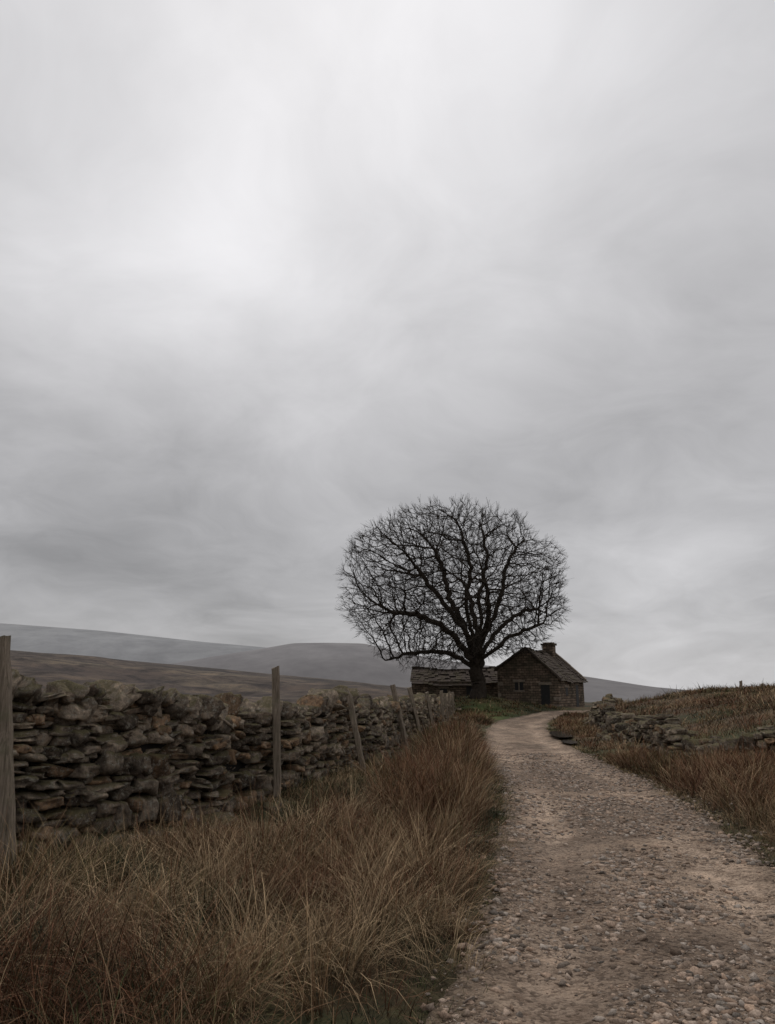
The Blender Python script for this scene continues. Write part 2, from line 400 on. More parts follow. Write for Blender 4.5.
# ---------------------------------------------------------------- fence posts
def post(bx,by,tx_,ty_,tz,w,seed):
    g=float(hfun(np.array([bx]),np.array([by]))[0]); rs=np.random.default_rng(seed)
    n=14; vs=[];fs=[]
    dx,dy=tx_-bx,ty_-by; Hh=tz-g
    prof=[(1,.75),(.75,1),(-.75,1),(-1,.75),(-1,-.75),(-.75,-1),(.75,-1),(1,-.75)]
    yaw=rs.uniform(-.4,.4)
    for i in range(n+1):
        t=i/n; z=-.3+(Hh+.3)*t; f=z/Hh
        wob=rs.normal(0,.004,2)
        for j,(px,py) in enumerate(prof):
            rx=px*w/2*(1+rs.normal(0,.035)); ry=py*w/2*(1+rs.normal(0,.035))
            zz=z+(.02*px+rs.normal(0,.008) if i==n else 0)
            vs.append((dx*f+wob[0]+rx*math.cos(yaw)-ry*math.sin(yaw),dy*f+wob[1]+rx*math.sin(yaw)+ry*math.cos(yaw),zz))
    for i in range(n):
        for j in range(8): fs.append((i*8+j,i*8+(j+1)%8,(i+1)*8+(j+1)%8,(i+1)*8+j))
    fs.append(tuple(range(n*8,n*8+8)))
    o=new_obj('fence_post',vs,fs,mw); o.location=(bx,by,g); return o
for i,pp in enumerate([(-3.14,6.63,-3.42,6.63,2.05,.125),(-1.51,10.8,-1.60,10.8,1.92,.10),(-.38,13.1,-.66,13.1,1.50,.09),(.52,20.6,.14,20.6,1.72,.12),
    (1.06,24.5,.70,24.5,1.66,.12),(1.66,28,1.44,28,1.50,.12),(2.35,32.5,2.3,32.5,1.55,.13),(2.85,36,2.70,36,1.42,.12),(3.25,39.5,3.2,39.5,1.5,.13),(3.8,44.5,3.8,44.5,1.45,.13)]):
    post(*pp,i)
for i,(x,y,hh_) in enumerate([(18.6,40,.45),(20.2,41,.40)]):
    g=float(hfun(np.array([x]),np.array([y]))[0]); post(x,y,x+.03,y,g+hh_,.13,20+i)

# ---------------------------------------------------------------- grass
BL=[]
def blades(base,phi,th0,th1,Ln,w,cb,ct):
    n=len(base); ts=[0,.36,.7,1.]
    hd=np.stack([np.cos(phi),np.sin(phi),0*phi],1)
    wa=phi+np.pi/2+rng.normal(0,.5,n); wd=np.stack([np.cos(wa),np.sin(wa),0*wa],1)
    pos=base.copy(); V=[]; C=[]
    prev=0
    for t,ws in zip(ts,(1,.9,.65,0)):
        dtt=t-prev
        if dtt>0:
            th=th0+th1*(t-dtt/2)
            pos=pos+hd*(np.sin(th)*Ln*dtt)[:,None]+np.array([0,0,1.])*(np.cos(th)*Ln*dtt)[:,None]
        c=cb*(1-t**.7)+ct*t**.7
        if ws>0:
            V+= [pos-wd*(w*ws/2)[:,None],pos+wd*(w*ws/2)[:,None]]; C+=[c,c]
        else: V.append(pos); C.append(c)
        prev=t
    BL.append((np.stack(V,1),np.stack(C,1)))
def clumps(cx_,cy_,nb,rad,Lh,tone,spread=.55,wmin=.0036):
    n=len(cx_); rep=np.repeat(np.arange(n),nb); m=len(rep)
    a_=rng.random(m)*6.283; rr=np.sqrt(rng.random(m)); 
    x=cx_[rep]+np.cos(a_)*rr*rad[rep]; y=cy_[rep]+np.sin(a_)*rr*rad[rep]
    z=hfun(x,y)-.02
    dist=np.hypot(x,y)
    phi=a_+rng.normal(0,.6,m)
    cd=rng.random(n)*6.283; cs=rng.uniform(0,1.1,n)
    th0=rr*spread*.8+np.abs(rng.normal(0,.14,m)); th1=spread*rng.uniform(.2,3.6,m)
    hx=np.cos(phi)+(cs*np.cos(cd))[rep]+.2; hy=np.sin(phi)+(cs*np.sin(cd))[rep]-.12; phi=np.arctan2(hy,hx)
    Ln=Lh[rep]*rng.uniform(.3,1.25,m)
    w=np.maximum(wmin,.00052*dist)*rng.uniform(.6,1.4,m)
    br=rng.uniform(.35,1.6,m)[:,None]
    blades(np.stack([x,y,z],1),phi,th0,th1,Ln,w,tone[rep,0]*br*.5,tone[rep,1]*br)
STRAW=np.array((.47,.34,.20)); BROWN=np.array((.225,.128,.072)); RED=np.array((.185,.085,.047)); GREEN=np.array((.080,.09,.035)); OLIVE=np.array((.175,.14,.06)); DKG=np.array((.022,.034,.016))
PAL=np.stack([STRAW,BROWN,RED,GREEN,OLIVE,DKG])
def tones(n,wts,x,y,seed):
    nz=fbm(x*.8,y*.8,3,seed); nz2=fbm(x*.5+30,y*.5,3,seed+3); base=np.array(wts,float)
    out=np.zeros((n,2,3))
    for i in range(n):
        w_=base.copy(); w_[0]*=math.exp(4.5*nz[i]); w_[3]*=math.exp(-4*nz[i]); w_[2]*=math.exp(3*nz2[i]); w_[5]*=math.exp(-5*nz[i])
        w_/=w_.sum(); k=rng.choice(6,p=w_); k2=rng.choice(6,p=w_)
        c=PAL[k]*.8+PAL[k2]*.2
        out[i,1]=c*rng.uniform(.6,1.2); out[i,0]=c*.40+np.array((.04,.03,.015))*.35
    return out
wallx=lambda y: np.interp(y,wall_c[:,1],wall_c[:,0])
trl=lambda y: np.interp(y,cy,cx)
def left_zone(y0,y1,dens,nb,Lm,seed,wts,radm=.16):
    A=(y1-y0)*11; n=int(A*dens)
    y=rng.uniform(y0,y1,n); xl=np.maximum(wallx(y)+.25,-y*.62-1.5); xr=trl(y)-HW-.08
    x=rng.uniform(-6,5,n)
    k=(x>xl)&(x<xr); x,y=x[k],y[k]
    pat=fbm(x*.55,y*.55,3,200)
    k=pat+rng.random(len(x))*.7>.06; x,y,pat=x[k],y[k],pat[k]; n=len(x)
    e=-sdist(x,y,track_c)-HW
    dw=x-wallx(y)
    Lh=Lm*(.45+.55*smooth(e/.5))*(.55+.8*rng.random(n))*(1+.8*pat)*(.28+.72*smooth((dw-.2)/2.2))
    rad=radm*(.5+1.*rng.random(n))
    clumps(x,y,nb,rad,Lh,tones(n,wts,x,y,seed),.55)
WL=[1.8,3.2,2.6,.7,1.0,.5]
left_zone(1.6,5.5,14,100,.50,101,WL)
left_zone(5.5,10,14,80,.46,102,WL)
left_zone(10,20,11,50,.50,103,WL,.2)
left_zone(20,50,7,34,.55,104,[1.4,3.5,3.0,.6,1,.2],.25)
def scatter_zone(n,xf,yr,Lh,nb,rad,wts,seed,spread=.5,cond=None):
    y=rng.uniform(*yr,n); x=xf(y,rng.random(n))
    if cond is not None:
        k=cond(x,y); x,y=x[k],y[k]
    n=len(x); L_=Lh*(.5+.9*rng.random(n))*(1+.5*fbm(x*.5,y*.5,2,seed+50))
    clumps(x,y,nb,rad*(.6+.8*rng.random(n)),L_,tones(n,wts,x,y,seed),spread)
scatter_zone(380,lambda y,t:trl(y)-HW-.35-t*1.3,(5.5,24),.58,60,.18,[.9,3,3.8,.2,.6,.2],108,.45)
scatter_zone(2600,lambda y,t:wallx(y)+.2+t*(trl(y)-HW-wallx(y)-.3),(2,16),.15,50,.17,[.5,.6,.2,2,1.2,2.2],109,.9,cond=lambda x,y:x>-y*.62-1.5)
scatter_zone(260,lambda y,t:wallx(y)+.2+t*1.2,(5,16),.20,80,.22,[.4,.4,.2,2,1.2,2.5],110,.9)
scatter_zone(900,lambda y,t:trl(y)-HW-.25+t*.35,(2,30),.10,40,.12,[.5,.8,.4,2,2,.6],111,.9)
scatter_zone(900,lambda y,t:trl(y)+HW-.05+t*.35,(5,32),.10,40,.12,[.5,.8,.4,2,2,.6],112,.9)
scatter_zone(1600,lambda y,t:trl(y)+HW+.25+t*3.2,(5,18),.40,52,.2,[1.4,3.4,4.2,.3,.9,.15],113,cond=lambda x,y:sdist(x,y,low_c)<-.35)
scatter_zone(900,lambda y,t:trl(y)+HW+.3+t*3.2,(16,44),.21,40,.25,[1.2,3.3,4.0,.4,1.2,.15],114,cond=lambda x,y:sdist(x,y,low_c)<-.5)
scatter_zone(6500,lambda y,t:trl(y)+HW+1.+t*(6+y*.55),(8,60),.30,22,.36,[1.9,3.2,3.4,.7,2.2,.5],115,.7,cond=lambda x,y:(sdist(x,y,track_c)>2.0)&(sdist(x,y,low_c)>.35))
scatter_zone(1400,lambda y,t:-1+t*14,(44,62),.26,22,.35,[1.0,1.8,1.0,3,3,.6],116,.7,cond=lambda x,y:(sdist(x,y,track_c)<-HW-.1)&(x>wallx(np.minimum(y,52))-1.5)&~((x>7.8)&(y>55.5)))
scatter_zone(420,lambda y,t:trl(y)+HW+5.+t*(6+y*.5),(14,60),.44,60,.5,[.4,1.6,3.0,.8,1.6,1.4],118,.8)
k_=rng.integers(0,len(low_c),80); scx=low_c[k_,0]+rng.normal(0,.3,80); scy=low_c[k_,1]+rng.normal(0,.3,80)
clumps(scx,scy,34,np.full(80,.2),np.full(80,.42),tones(80,[1.2,3,3,.5,2,.2],scx,scy,140),.6)
tl=[(-2.45,6.0),(-1.9,7.3),(-2.9,5.4),(-1.0,8.6),(-.4,9.6),(-1.6,5.2),(.1,8.1),(-.7,6.6),(.35,11.5),(-.2,12.6),(.8,14.5),(-2.2,4.3),(-.9,4.4),(-1.5,6.4),(-2.0,8.4),(-.1,6.0)]
tx2=np.array([t[0] for t in tl]); ty2=np.array([t[1] for t in tl])
tn=np.stack([np.stack([STRAW*.4,STRAW*(1.15 if i%2 else .9)]) for i in range(len(tl))])
clumps(tx2,ty2,240,np.full(len(tl),.15),np.full(len(tl),.56),tn,1.0,.0042)
dl=[(-2.6,6.9),(-2.2,6.5),(-2.75,7.3),(-1.9,4.6),(-2.5,4.9),(-1.1,9.3),(-2.9,6.1),(-2.3,4.5),(-1.2,5.5)]
dx_=np.array([t[0] for t in dl]); dy_=np.array([t[1] for t in dl])
clumps(dx_,dy_,1000,np.full(len(dl),.32),np.full(len(dl),.40),np.stack([np.stack([DKG*.5,np.array((.030,.042,.020))])]*len(dl)),1.0,.005)
n=1700; y=rng.uniform(2.5,16,n); x=rng.uniform(-5,2.5,n); k=(x>wallx(y)+.9)&(x<trl(y)-HW-.2); x,y=x[k],y[k]; n=len(x)
z=hfun(x,y); ct=np.where(rng.random(n)[:,None]<.5,STRAW*.95,BROWN)
blades(np.stack([x,y,z],1),rng.random(n)*6.28,np.abs(rng.normal(.15,.2,n)),rng.uniform(0,.8,n),rng.uniform(.4,.8,n),rng.uniform(.003,.0048,n),np.tile(BROWN*.5,(n,1)),ct)
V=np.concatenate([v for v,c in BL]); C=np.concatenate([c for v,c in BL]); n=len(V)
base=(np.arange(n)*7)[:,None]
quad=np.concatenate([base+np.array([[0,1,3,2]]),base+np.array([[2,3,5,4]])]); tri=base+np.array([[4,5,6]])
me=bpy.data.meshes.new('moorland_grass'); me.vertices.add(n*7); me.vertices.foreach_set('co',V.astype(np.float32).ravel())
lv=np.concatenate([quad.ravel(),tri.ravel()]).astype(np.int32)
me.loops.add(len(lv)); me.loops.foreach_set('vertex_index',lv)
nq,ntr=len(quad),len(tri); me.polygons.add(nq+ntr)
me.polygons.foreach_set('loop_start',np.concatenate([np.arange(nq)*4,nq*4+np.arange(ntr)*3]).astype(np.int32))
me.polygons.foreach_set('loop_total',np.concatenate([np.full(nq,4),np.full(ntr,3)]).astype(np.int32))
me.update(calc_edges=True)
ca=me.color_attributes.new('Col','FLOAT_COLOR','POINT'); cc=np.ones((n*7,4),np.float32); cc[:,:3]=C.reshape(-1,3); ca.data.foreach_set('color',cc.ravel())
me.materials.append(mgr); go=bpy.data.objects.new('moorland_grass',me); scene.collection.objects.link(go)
print('blades',n)

# ---------------------------------------------------------------- tree
TB=np.array((6.65,56.,0.)); TB[2]=float(hfun(TB[:1],TB[1:2])[0])-.15
nodes=[];par=[]
def addn(p,pa): nodes.append(np.array(p,float)); par.append(pa); return len(nodes)-1
def limb(start,pts,step=.3):
    cur=start; P=catmull([tuple(nodes[start])]+[tuple(TB+np.array(p)) for p in pts],6)
    last=nodes[start]
    for p_ in P[1:]:
        if np.linalg.norm(p_-last)>=step:
            q_=p_+rng.normal(0,.06,3); cur=addn(q_,cur); last=p_
    return cur
r0=addn(TB,-1)
t1=limb(r0,[(.03,0,1.0),(-.05,0,2.0)])
t2=limb(t1,[(.12,.0,2.7),(.05,.05,3.5)])
limb(t1,[(-.7,-.3,3.2),(-2.2,-.8,4.9),(-4.2,-1.2,6.0),(-6.4,-1.4,6.3)])
limb(t1,[(-.45,.3,3.6),(-.9,.5,5.4),(-1.9,.8,7.5),(-2.3,1,9.6),(-3.1,1.2,11.6)])
limb(t1,[(.6,.4,3.5),(1.7,.8,5.0),(3.4,1.2,6.3),(5.2,1.6,6.9)])
limb(t2,[(.35,-.2,5.2),(.3,-.4,7.6),(.9,-.5,10.2),(.7,-.4,12.6)])
limb(t2,[(-.3,.1,4.9),(-.75,-.6,7.0),(-.5,-1.4,9.6),(-1.1,-1.8,12)])
limb(t2,[(.9,.3,5.0),(1.9,.3,7.4),(2.5,.4,9.8),(3.5,.3,11.6)])
limb(t2,[(.2,1.2,4.8),(.1,3.,7.0),(-.3,4.6,9.2)])
limb(t1,[(.2,-1.1,3.8),(.5,-3.0,5.8),(.2,-4.8,7.8)])
limb(t2,[(-.9,-.2,5.0),(-2.7,-.6,7.4),(-4.3,-.9,9.4)])
limb(t1,[(-.9,.8,2.9),(-2.8,1.5,3.5),(-4.8,1.8,3.4),(-6.8,1.6,2.9)])
limb(t1,[(.9,-.8,3.3),(2.6,-1.5,4.6),(4.6,-2.0,5.4)])
NA=15500; pts=[]
cen=np.array((5.0,56.,8.6))
while len(pts)<NA:
    p_=rng.uniform(-1,1,(4000,3)); rr=np.linalg.norm(p_,axis=1); ok=rr<1
    p_=p_[ok]; rr=rr[ok]; u=p_/rr[:,None]
    bound=1+.10*vnoise(u[:,0]*1.9+5,u[:,1]*1.9,u[:,2]*1.9,seed=79)+.09*vnoise(u[:,0]*5,u[:,1]*5,u[:,2]*5,seed=78)
    q_=p_*bound[:,None]; 
    q_=q_*np.array((8.7,7.6,1)); up=q_[:,2]>0; q_[:,2]*=np.where(up,7.0,5.8)
    w_=cen+q_
    cl=vnoise(w_[:,0]*.7,w_[:,1]*.7,w_[:,2]*.7,seed=91)
    ok=(rng.random(len(rr))<(.22+.78*rr**1.6)*np.clip(.55+.8*cl,.15,1))
    zmin=np.interp(w_[:,0]-TB[0],[-10,-6,-2,0,3,7],[1.4,1.4,2.6,3.9,4.2,5.0])
    ok&=w_[:,2]>zmin
    pts+=list(w_[ok])
pts=np.array(pts[:NA])
near=np.full(NA,1e9); nid=np.zeros(NA,int)
def upd(newp,i0):
    global near,nid
    for c0 in range(0,len(newp),400):
        d=np.linalg.norm(pts[:,None]-newp[None,c0:c0+400],axis=2); j=d.argmin(1); dm=d[np.arange(len(pts)),j]
        m=dm<near; near[m]=dm[m]; nid[m]=i0+c0+j[m]
upd(np.array(nodes),0); STEP=.26
for it in range(110):
    act=(near<4.0)
    if act.sum()==0: break
    ids=nid[act]; P=np.array(nodes)
    d=pts[act]-P[ids]; d/=np.linalg.norm(d,axis=1)[:,None]+1e-9
    acc=np.zeros((len(P),3)); np.add.at(acc,ids,d); cnt=np.bincount(ids,minlength=len(P))
    g=np.where(cnt>0)[0]
    v=acc[g]/cnt[g][:,None]
    pa=np.array(par)[g]; mom=np.where((pa>=0)[:,None],P[g]-P[np.maximum(pa,0)],np.array((0,0,.1))); mom/=np.linalg.norm(mom,axis=1)[:,None]+1e-9
    v=v/(np.linalg.norm(v,axis=1)[:,None]+1e-9)+mom*.5+rng.normal(0,.22,v.shape)+np.array((0,0,.12))
    v/=np.linalg.norm(v,axis=1)[:,None]
    i0=len(nodes); newp=P[g]+v*STEP
    for gi,p_ in zip(g,newp): nodes.append(p_); par.append(int(gi))
    upd(newp,i0)
    keep=near>.34
    pts=pts[keep]; near=near[keep]; nid=nid[keep]
    if len(pts)==0 or len(nodes)>34000: break
print('tree nodes',len(nodes))
P=np.array(nodes); pa=np.array(par); nch=np.bincount(pa[pa>=0],minlength=len(P))
tips=np.where(nch==0)[0]; thin=np.where((nch<=1)&(P[:,2]>TB[2]+3.0))[0]
rc=np.linalg.norm((P[thin]-cen)/np.array((8.5,7.8,6.5)),axis=1); pwt=np.clip(rc,.1,1)**3; pwt/=pwt.sum()
src=np.concatenate([np.repeat(tips,5),rng.choice(thin,min(len(thin),16000),replace=False,p=pwt)])
dirv=P[src]-P[np.maximum(pa[src],0)]; dirv/=np.linalg.norm(dirv,axis=1)[:,None]+1e-9
out=P[src]-np.array((6.2,56,6.5)); out/=np.linalg.norm(out,axis=1)[:,None]
d1=dirv*.9+out*.6+rng.normal(0,.30,dirv.shape)+np.array((0,0,.1)); d1/=np.linalg.norm(d1,axis=1)[:,None]
p1=P[src]+d1*rng.uniform(.15,.42,len(src))[:,None]
n0=len(P); i1=n0+np.arange(len(src))
d2=d1+rng.normal(0,.18,d1.shape)+np.array((0,0,.18)); d2/=np.linalg.norm(d2,axis=1)[:,None]
p2=p1+d2*rng.uniform(.12,.40,len(src))[:,None]
P=np.vstack([P,p1,p2]); pa=np.concatenate([pa,src,i1])
n=len(P); pw=2.25; acc=np.zeros(n); tip=.0056
for i in range(n-1,-1,-1):
    if acc[i]==0: acc[i]=tip**pw
    if pa[i]>=0: acc[pa[i]]+=acc[i]
R_=acc**(1/pw)
print('trunk radius',R_[0],'n',n)
lo_=.016
R_=np.where(R_<lo_,R_,lo_*(R_/lo_)**(math.log(.52/lo_)/math.log(R_[0]/lo_)))
R_[:4]*=np.array([1.4,1.15,1.05,1.0])
e1=np.arange(1,n); e0=pa[1:]
TV=[];TF=[];off=0
for lo,hi,k in ((0,.025,3),(.025,.1,5),(.1,9,10)):
    rmax=R_[e1]; m=(rmax>=lo)&(rmax<hi); a0=P[e0[m]]; a1=P[e1[m]]
    ra=np.minimum(R_[e0[m]],R_[e1[m]]*1.35+.003); rb=R_[e1[m]]
    d=a1-a0; L=np.linalg.norm(d,axis=1)[:,None]+1e-9; d=d/L
    a1=a1+d*(rb*.35)[:,None]; a0=a0-d*(ra*.3)[:,None]
    ref=np.where(np.abs(d[:,2:3])>.9,np.array([[1.,0,0]]),np.array([[0,0,1.]]))
    u=np.cross(d,ref); u/=np.linalg.norm(u,axis=1)[:,None]; w_=np.cross(d,u)
    ang=np.arange(k)/k*2*np.pi
    ring=u[:,None]*np.cos(ang)[None,:,None]+w_[:,None]*np.sin(ang)[None,:,None]
    v=np.concatenate([a0[:,None]+ring*ra[:,None,None],a1[:,None]+ring*rb[:,None,None]],1)
    j=np.arange(k); f=np.stack([j,(j+1)%k,(j+1)%k+k,j+k],1)
    f=(f[None]+(np.arange(len(a0))*2*k)[:,None,None]).reshape(-1,4)+off
    TV.append(v.reshape(-1,3)); TF.append(f); off+=len(a0)*2*k
new_obj('bare_sycamore_tree',np.concatenate(TV),np.concatenate(TF),mb,None,True)

# ---------------------------------------------------------------- buildings
def house_stone(name,c1,c2,mortar):
    m,nt,b=material(name,.93,.1)
    tc=nt.add('ShaderNodeTexCoord')
    sx=nt.add('ShaderNodeSeparateXYZ',i_Vector=tc.outputs['Object'])
    cx2=nt.add('ShaderNodeCombineXYZ',i_X=nt.math('ADD',sx.outputs[0],sx.outputs[1]),i_Y=sx.outputs[2])
    wn=nt.add('ShaderNodeTexNoise',i_Scale=1.6); nt.link(cx2.outputs[0],wn.inputs['Vector'])
    wv=nt.add('ShaderNodeVectorMath',operation='MULTIPLY_ADD',i_0=wn.outputs['Color'],i_1=(.16,.16,0),i_2=cx2.outputs[0])
    br=nt.add('ShaderNodeTexBrick',i_Vector=wv.outputs[0],i_Color1=c1+(1,),i_Color2=c2+(1,),i_Mortar=mortar+(1,),i_Scale=1.)
    br.inputs['Brick Width'].default_value=.42; br.inputs['Row Height'].default_value=.19; br.inputs['Mortar Size'].default_value=.018; br.inputs['Bias'].default_value=-.1
    n=nt.noise(tc.outputs['Object'],3,6,.75); n2=nt.noise(tc.outputs['Object'],.8,4,.6)
    c=nt.mix(.9,br.outputs[0],nt.ramp(n,[(.3,(.3,.3,.3)),(.7,(1.7,1.6,1.5))]),'MULTIPLY')
    c=nt.mix(nt.ramp(n2,[(.45,0.),(.65,.6)]),c,(.05,.048,.034))
    nt.link(c,b.inputs['Base Color']); bump(nt,b,nt.math('ADD',n,nt.math('MULTIPLY',br.outputs[1],-.8)),.9,.05); return m
mh=house_stone('cottage_stone',(.10,.077,.059),(.23,.18,.138),(.04,.034,.03))
mr,nt,b=material('stone_slate_roof',.9,.12)
tc=nt.add('ShaderNodeTexCoord'); n=nt.noise(tc.outputs['Object'],4,6,.7); n2=nt.noise(tc.outputs['Object'],1.2,4,.6)
c=nt.ramp(n,[(.3,(.035,.027,.023)),(.7,(.105,.082,.067))]); c=nt.mix(nt.ramp(n2,[(.45,0.),(.7,.7)]),c,(.07,.06,.032))
nt.link(c,b.inputs['Base Color']); bump(nt,b,n,.8,.04)
mk,nt,b=material('painted_dark_opening',.6,.3); tc=nt.add('ShaderNodeTexCoord'); nt.link(nt.ramp(nt.noise(tc.outputs['Object'],5),[(.3,(.008,.008,.009)),(.7,(.02,.018,.017))]),b.inputs['Base Color'])  # near-black colour stands for the unlit interior
ml,nt,b=material('dressed_stone',.9,.1); tc=nt.add('ShaderNodeTexCoord'); nt.link(nt.ramp(nt.noise(tc.outputs['Object'],6,5,.7),[(.3,(.11,.09,.07)),(.7,(.26,.215,.17))]),b.inputs['Base Color'])
def box(name,x0,x1,y0,y1,z0,z1,mat,parent,jit=0.):
    v=[(x,y,z) for z in (z0,z1) for x,y in ((x0,y0),(x1,y0),(x1,y1),(x0,y1))]
    v=[(a+random.uniform(-jit,jit),b_+random.uniform(-jit,jit),c_+random.uniform(-jit,jit)) for a,b_,c_ in v]
    o=new_obj(name,v,[(0,3,2,1),(4,5,6,7),(0,1,5,4),(1,2,6,5),(2,3,7,6),(3,0,4,7)],mat,parent=parent)
    bv=o.modifiers.new('b','BEVEL'); bv.width=.015; bv.segments=2; return o
def gable_building(name,loc,yaw,dep,xl,ze_l,xa,za,xr,ze_r,openings,side_open,chim,miss=.03,sag=.12,far_cop=True):
    root=bpy.data.objects.new(name,None); scene.collection.objects.link(root); root.location=loc; root.rotation_euler=(0,0,yaw)
    prof=[(xl,-.8),(xr,-.8),(xr,ze_r),(xa,za),(xl,ze_l)]
    v=[(x,0,z) for x,z in prof]+[(x,dep,z) for x,z in prof]
    new_obj('walls',v,[(0,1,2,3,4),(9,8,7,6,5),(1,6,7,2),(0,4,9,5)],mh,parent=root)
    for (ox0,ox1,oz0,oz1,kind) in openings:
        box(kind+'_dark_panel',ox0,ox1,-.012,.05,oz0,oz1,mk,root)  # dark slab on the wall face paints the interior shade, no hole cut
        box(kind+'_lintel',ox0-.15,ox1+.15,-.07,.04,oz1,oz1+.2,ml,root,.012)
        if kind=='window':
            box(kind+'_sill',ox0-.1,ox1+.1,-.09,.04,oz0-.12,oz0,ml,root,.012)
            box(kind+'_mullion',(ox0+ox1)/2-.05,(ox0+ox1)/2+.05,-.04,.04,oz0,oz1,ml,root,.008)
    for (y0,y1,z0,z1,kind) in side_open:
        sd=xr if kind[0]!='_' else xl; kk=kind.strip('_'); e_=.012 if sd==xr else -.012
        box(kk+'_dark_panel',min(sd-.05*np.sign(e_),sd+e_),max(sd-.05*np.sign(e_),sd+e_),y0,y1,z0,z1,mk,root)
        box(kk+'_lintel',sd-.05,sd+.05,y0-.15,y1+.15,z1,z1+.18,ml,root,.01)
    def slope_f(y_): return -sag*math.sin(math.pi*max(0,min(1,y_/dep)))+.03*math.sin(y_*2.3)
    V=[];Fc=[]
    for (ex,ez) in ((xl,ze_l),(xr,ze_r)):
        dx,dz=ex-xa,ez-za; L=math.hypot(dx,dz); dx/=L; dz/=L; nx2,nz2=(-dz,dx) if dx>0 else (dz,-dx)
        L+=.25; rows=max(6,int(L/.32)); rh=L/rows
        ys=np.linspace(0.02,dep-.02,12); k=len(V)
        for yy in ys: V+=[(xa,yy,za+slope_f(yy)),(xa+dx*L*.97,yy,za+dz*L*.97+slope_f(yy))]
        for i in range(11): Fc.append((k+2*i,k+2*i+1,k+2*i+3,k+2*i+2))
        for i in range(rows):
            y_=-.12
            while y_<dep+.12:
                w_=random.uniform(.35,.7); y2=min(y_+w_,dep+.14)
                a0=i*rh; a1=(i+1)*rh+.07+random.gauss(0,.03); t0=.06+random.uniform(0,.02); t1=.08+random.uniform(0,.05)
                if random.random()>miss:
                    pp=[(a0,y_,t0),(a0,y2-.012,t0),(a1,y2-.012,t1),(a1,y_,t1)]
                    k=len(V)
                    for (a_,yy,t_) in pp: V.append((xa+dx*a_+nx2*t_,yy,za+dz*a_+nz2*t_+slope_f(y_)))
                    for (a_,yy,t_) in pp: V.append((xa+dx*a_+nx2*(t_-.045),yy,za+dz*a_+nz2*(t_-.045)+slope_f(y_)))
                    Fc+= [(k,k+1,k+2,k+3),(k+4,k+7,k+6,k+5),(k,k+4,k+5,k+1),(k+1,k+5,k+6,k+2),(k+2,k+6,k+7,k+3),(k+3,k+7,k+4,k)]
                y_=y2
                if y_>=dep+.13: break
    new_obj('roof',V,Fc,mr,parent=root)
    y_=-.12; i=0
    while y_<dep:
        zz=slope_f(y_+.25)
        if random.random()>.08: box('ridge_stone_%d'%i,xa-.14,xa+.14,y_,y_+.55,za+.03+zz,za+.16+zz,mr,root,.025)
        y_+=.56; i+=1
    cps=[('coping_left',(xl,ze_l),0,mr),('coping_right',(xr,ze_r),0,mr)]
    if far_cop: cps.append(('far_coping_right',(xr,ze_r),dep,ml))
    for nm,(ex,ez),yo,mm in cps:
        dx,dz=ex-xa,ez-za; L=math.hypot(dx,dz); dx/=L; dz/=L; nxx,nzz=(-dz,dx) if dx>0 else (dz,-dx)
        V=[];Fc=[]; s_=0.05
        while s_<L+.1:
            e=min(s_+random.uniform(.5,.8),L+.2); k=len(V); j=random.uniform(-.02,.02)
            for yy in (-.16,.16):
                for a_,t_ in ((s_,.08),(e-.02,.08),(e-.02,.2+j),(s_,.2+j)): V.append((xa+dx*a_+nxx*t_,yo+yy,za+dz*a_+nzz*t_))
            Fc+=[(k,k+1,k+2,k+3),(k+7,k+6,k+5,k+4),(k,k+4,k+5,k+1),(k+1,k+5,k+6,k+2),(k+2,k+6,k+7,k+3),(k+3,k+7,k+4,k)]; s_=e
        new_obj(nm,V,Fc,mm,parent=root)
    if chim:
        cx_,cy_,cw,cd,cz0,cz1=chim
        box('chimney_stack',cx_-cw/2,cx_+cw/2,cy_-cd/2,cy_+cd/2,cz0,cz1-.22,mh,root,.03)
        box('chimney_cap',cx_-cw/2-.09,cx_+cw/2+.09,cy_-cd/2-.09,cy_+cd/2+.09,cz1-.22,cz1-.08,mr,root,.02)
        box('chimney_top',cx_-cw/2+.05,cx_+cw/2-.05,cy_-cd/2+.05,cy_+cd/2-.05,cz1-.08,cz1+.03,mh,root,.03)
    for sx2 in (xl,xr):
        z=-.3; i=0
        while z<(ze_l if sx2==xl else ze_r)-.1:
            w_=.42 if i%2 else .25
            x0,x1=(sx2-.02,sx2+w_) if sx2==xl else (sx2-w_,sx2+.02)
            box('quoin_%d'%i,x0,x1,-.035,.3 if i%2 else .45,z,z+.27,ml if random.random()<.3 else mh,root,.012); z+=.28; i+=1
    return root
g=float(hfun(np.array([12.]),np.array([60.]))[0]); print('house ground',g)
cot=gable_building('stone_cottage',(8.7,59.8,g-.05),math.radians(-31),6.4,0,2.9,2.4,4.4,4.9,2.15,
   [(1.4,2.1,1.3,1.9,'window'),(3.5,4.2,0,1.7,'door')],[(1.6,2.2,.9,1.5,'window'),(4.2,4.9,0,1.7,'door')],(2.4,5.5,.95,.7,3.6,5.2),miss=.06)
g2=float(hfun(np.array([4.5]),np.array([66.]))[0])
wing=gable_building('barn_wing',(0,0,0),0,7.6,0,1.9,2.3,3.1,4.6,1.9,[],[(2.2,3.0,0,1.5,'_door'),(4.6,5.2,.8,1.3,'_window')],None,miss=.12,sag=.3,far_cop=False)
wing.parent=cot
cot_m=Matrix.Translation((8.7,59.8,g-.05))@Matrix.Rotation(math.radians(-31),4,'Z')
wing.matrix_parent_inverse=cot_m.inverted()
wing.location=(9.6,63.6,g2+.1); wing.rotation_euler=(0,0,math.radians(84))

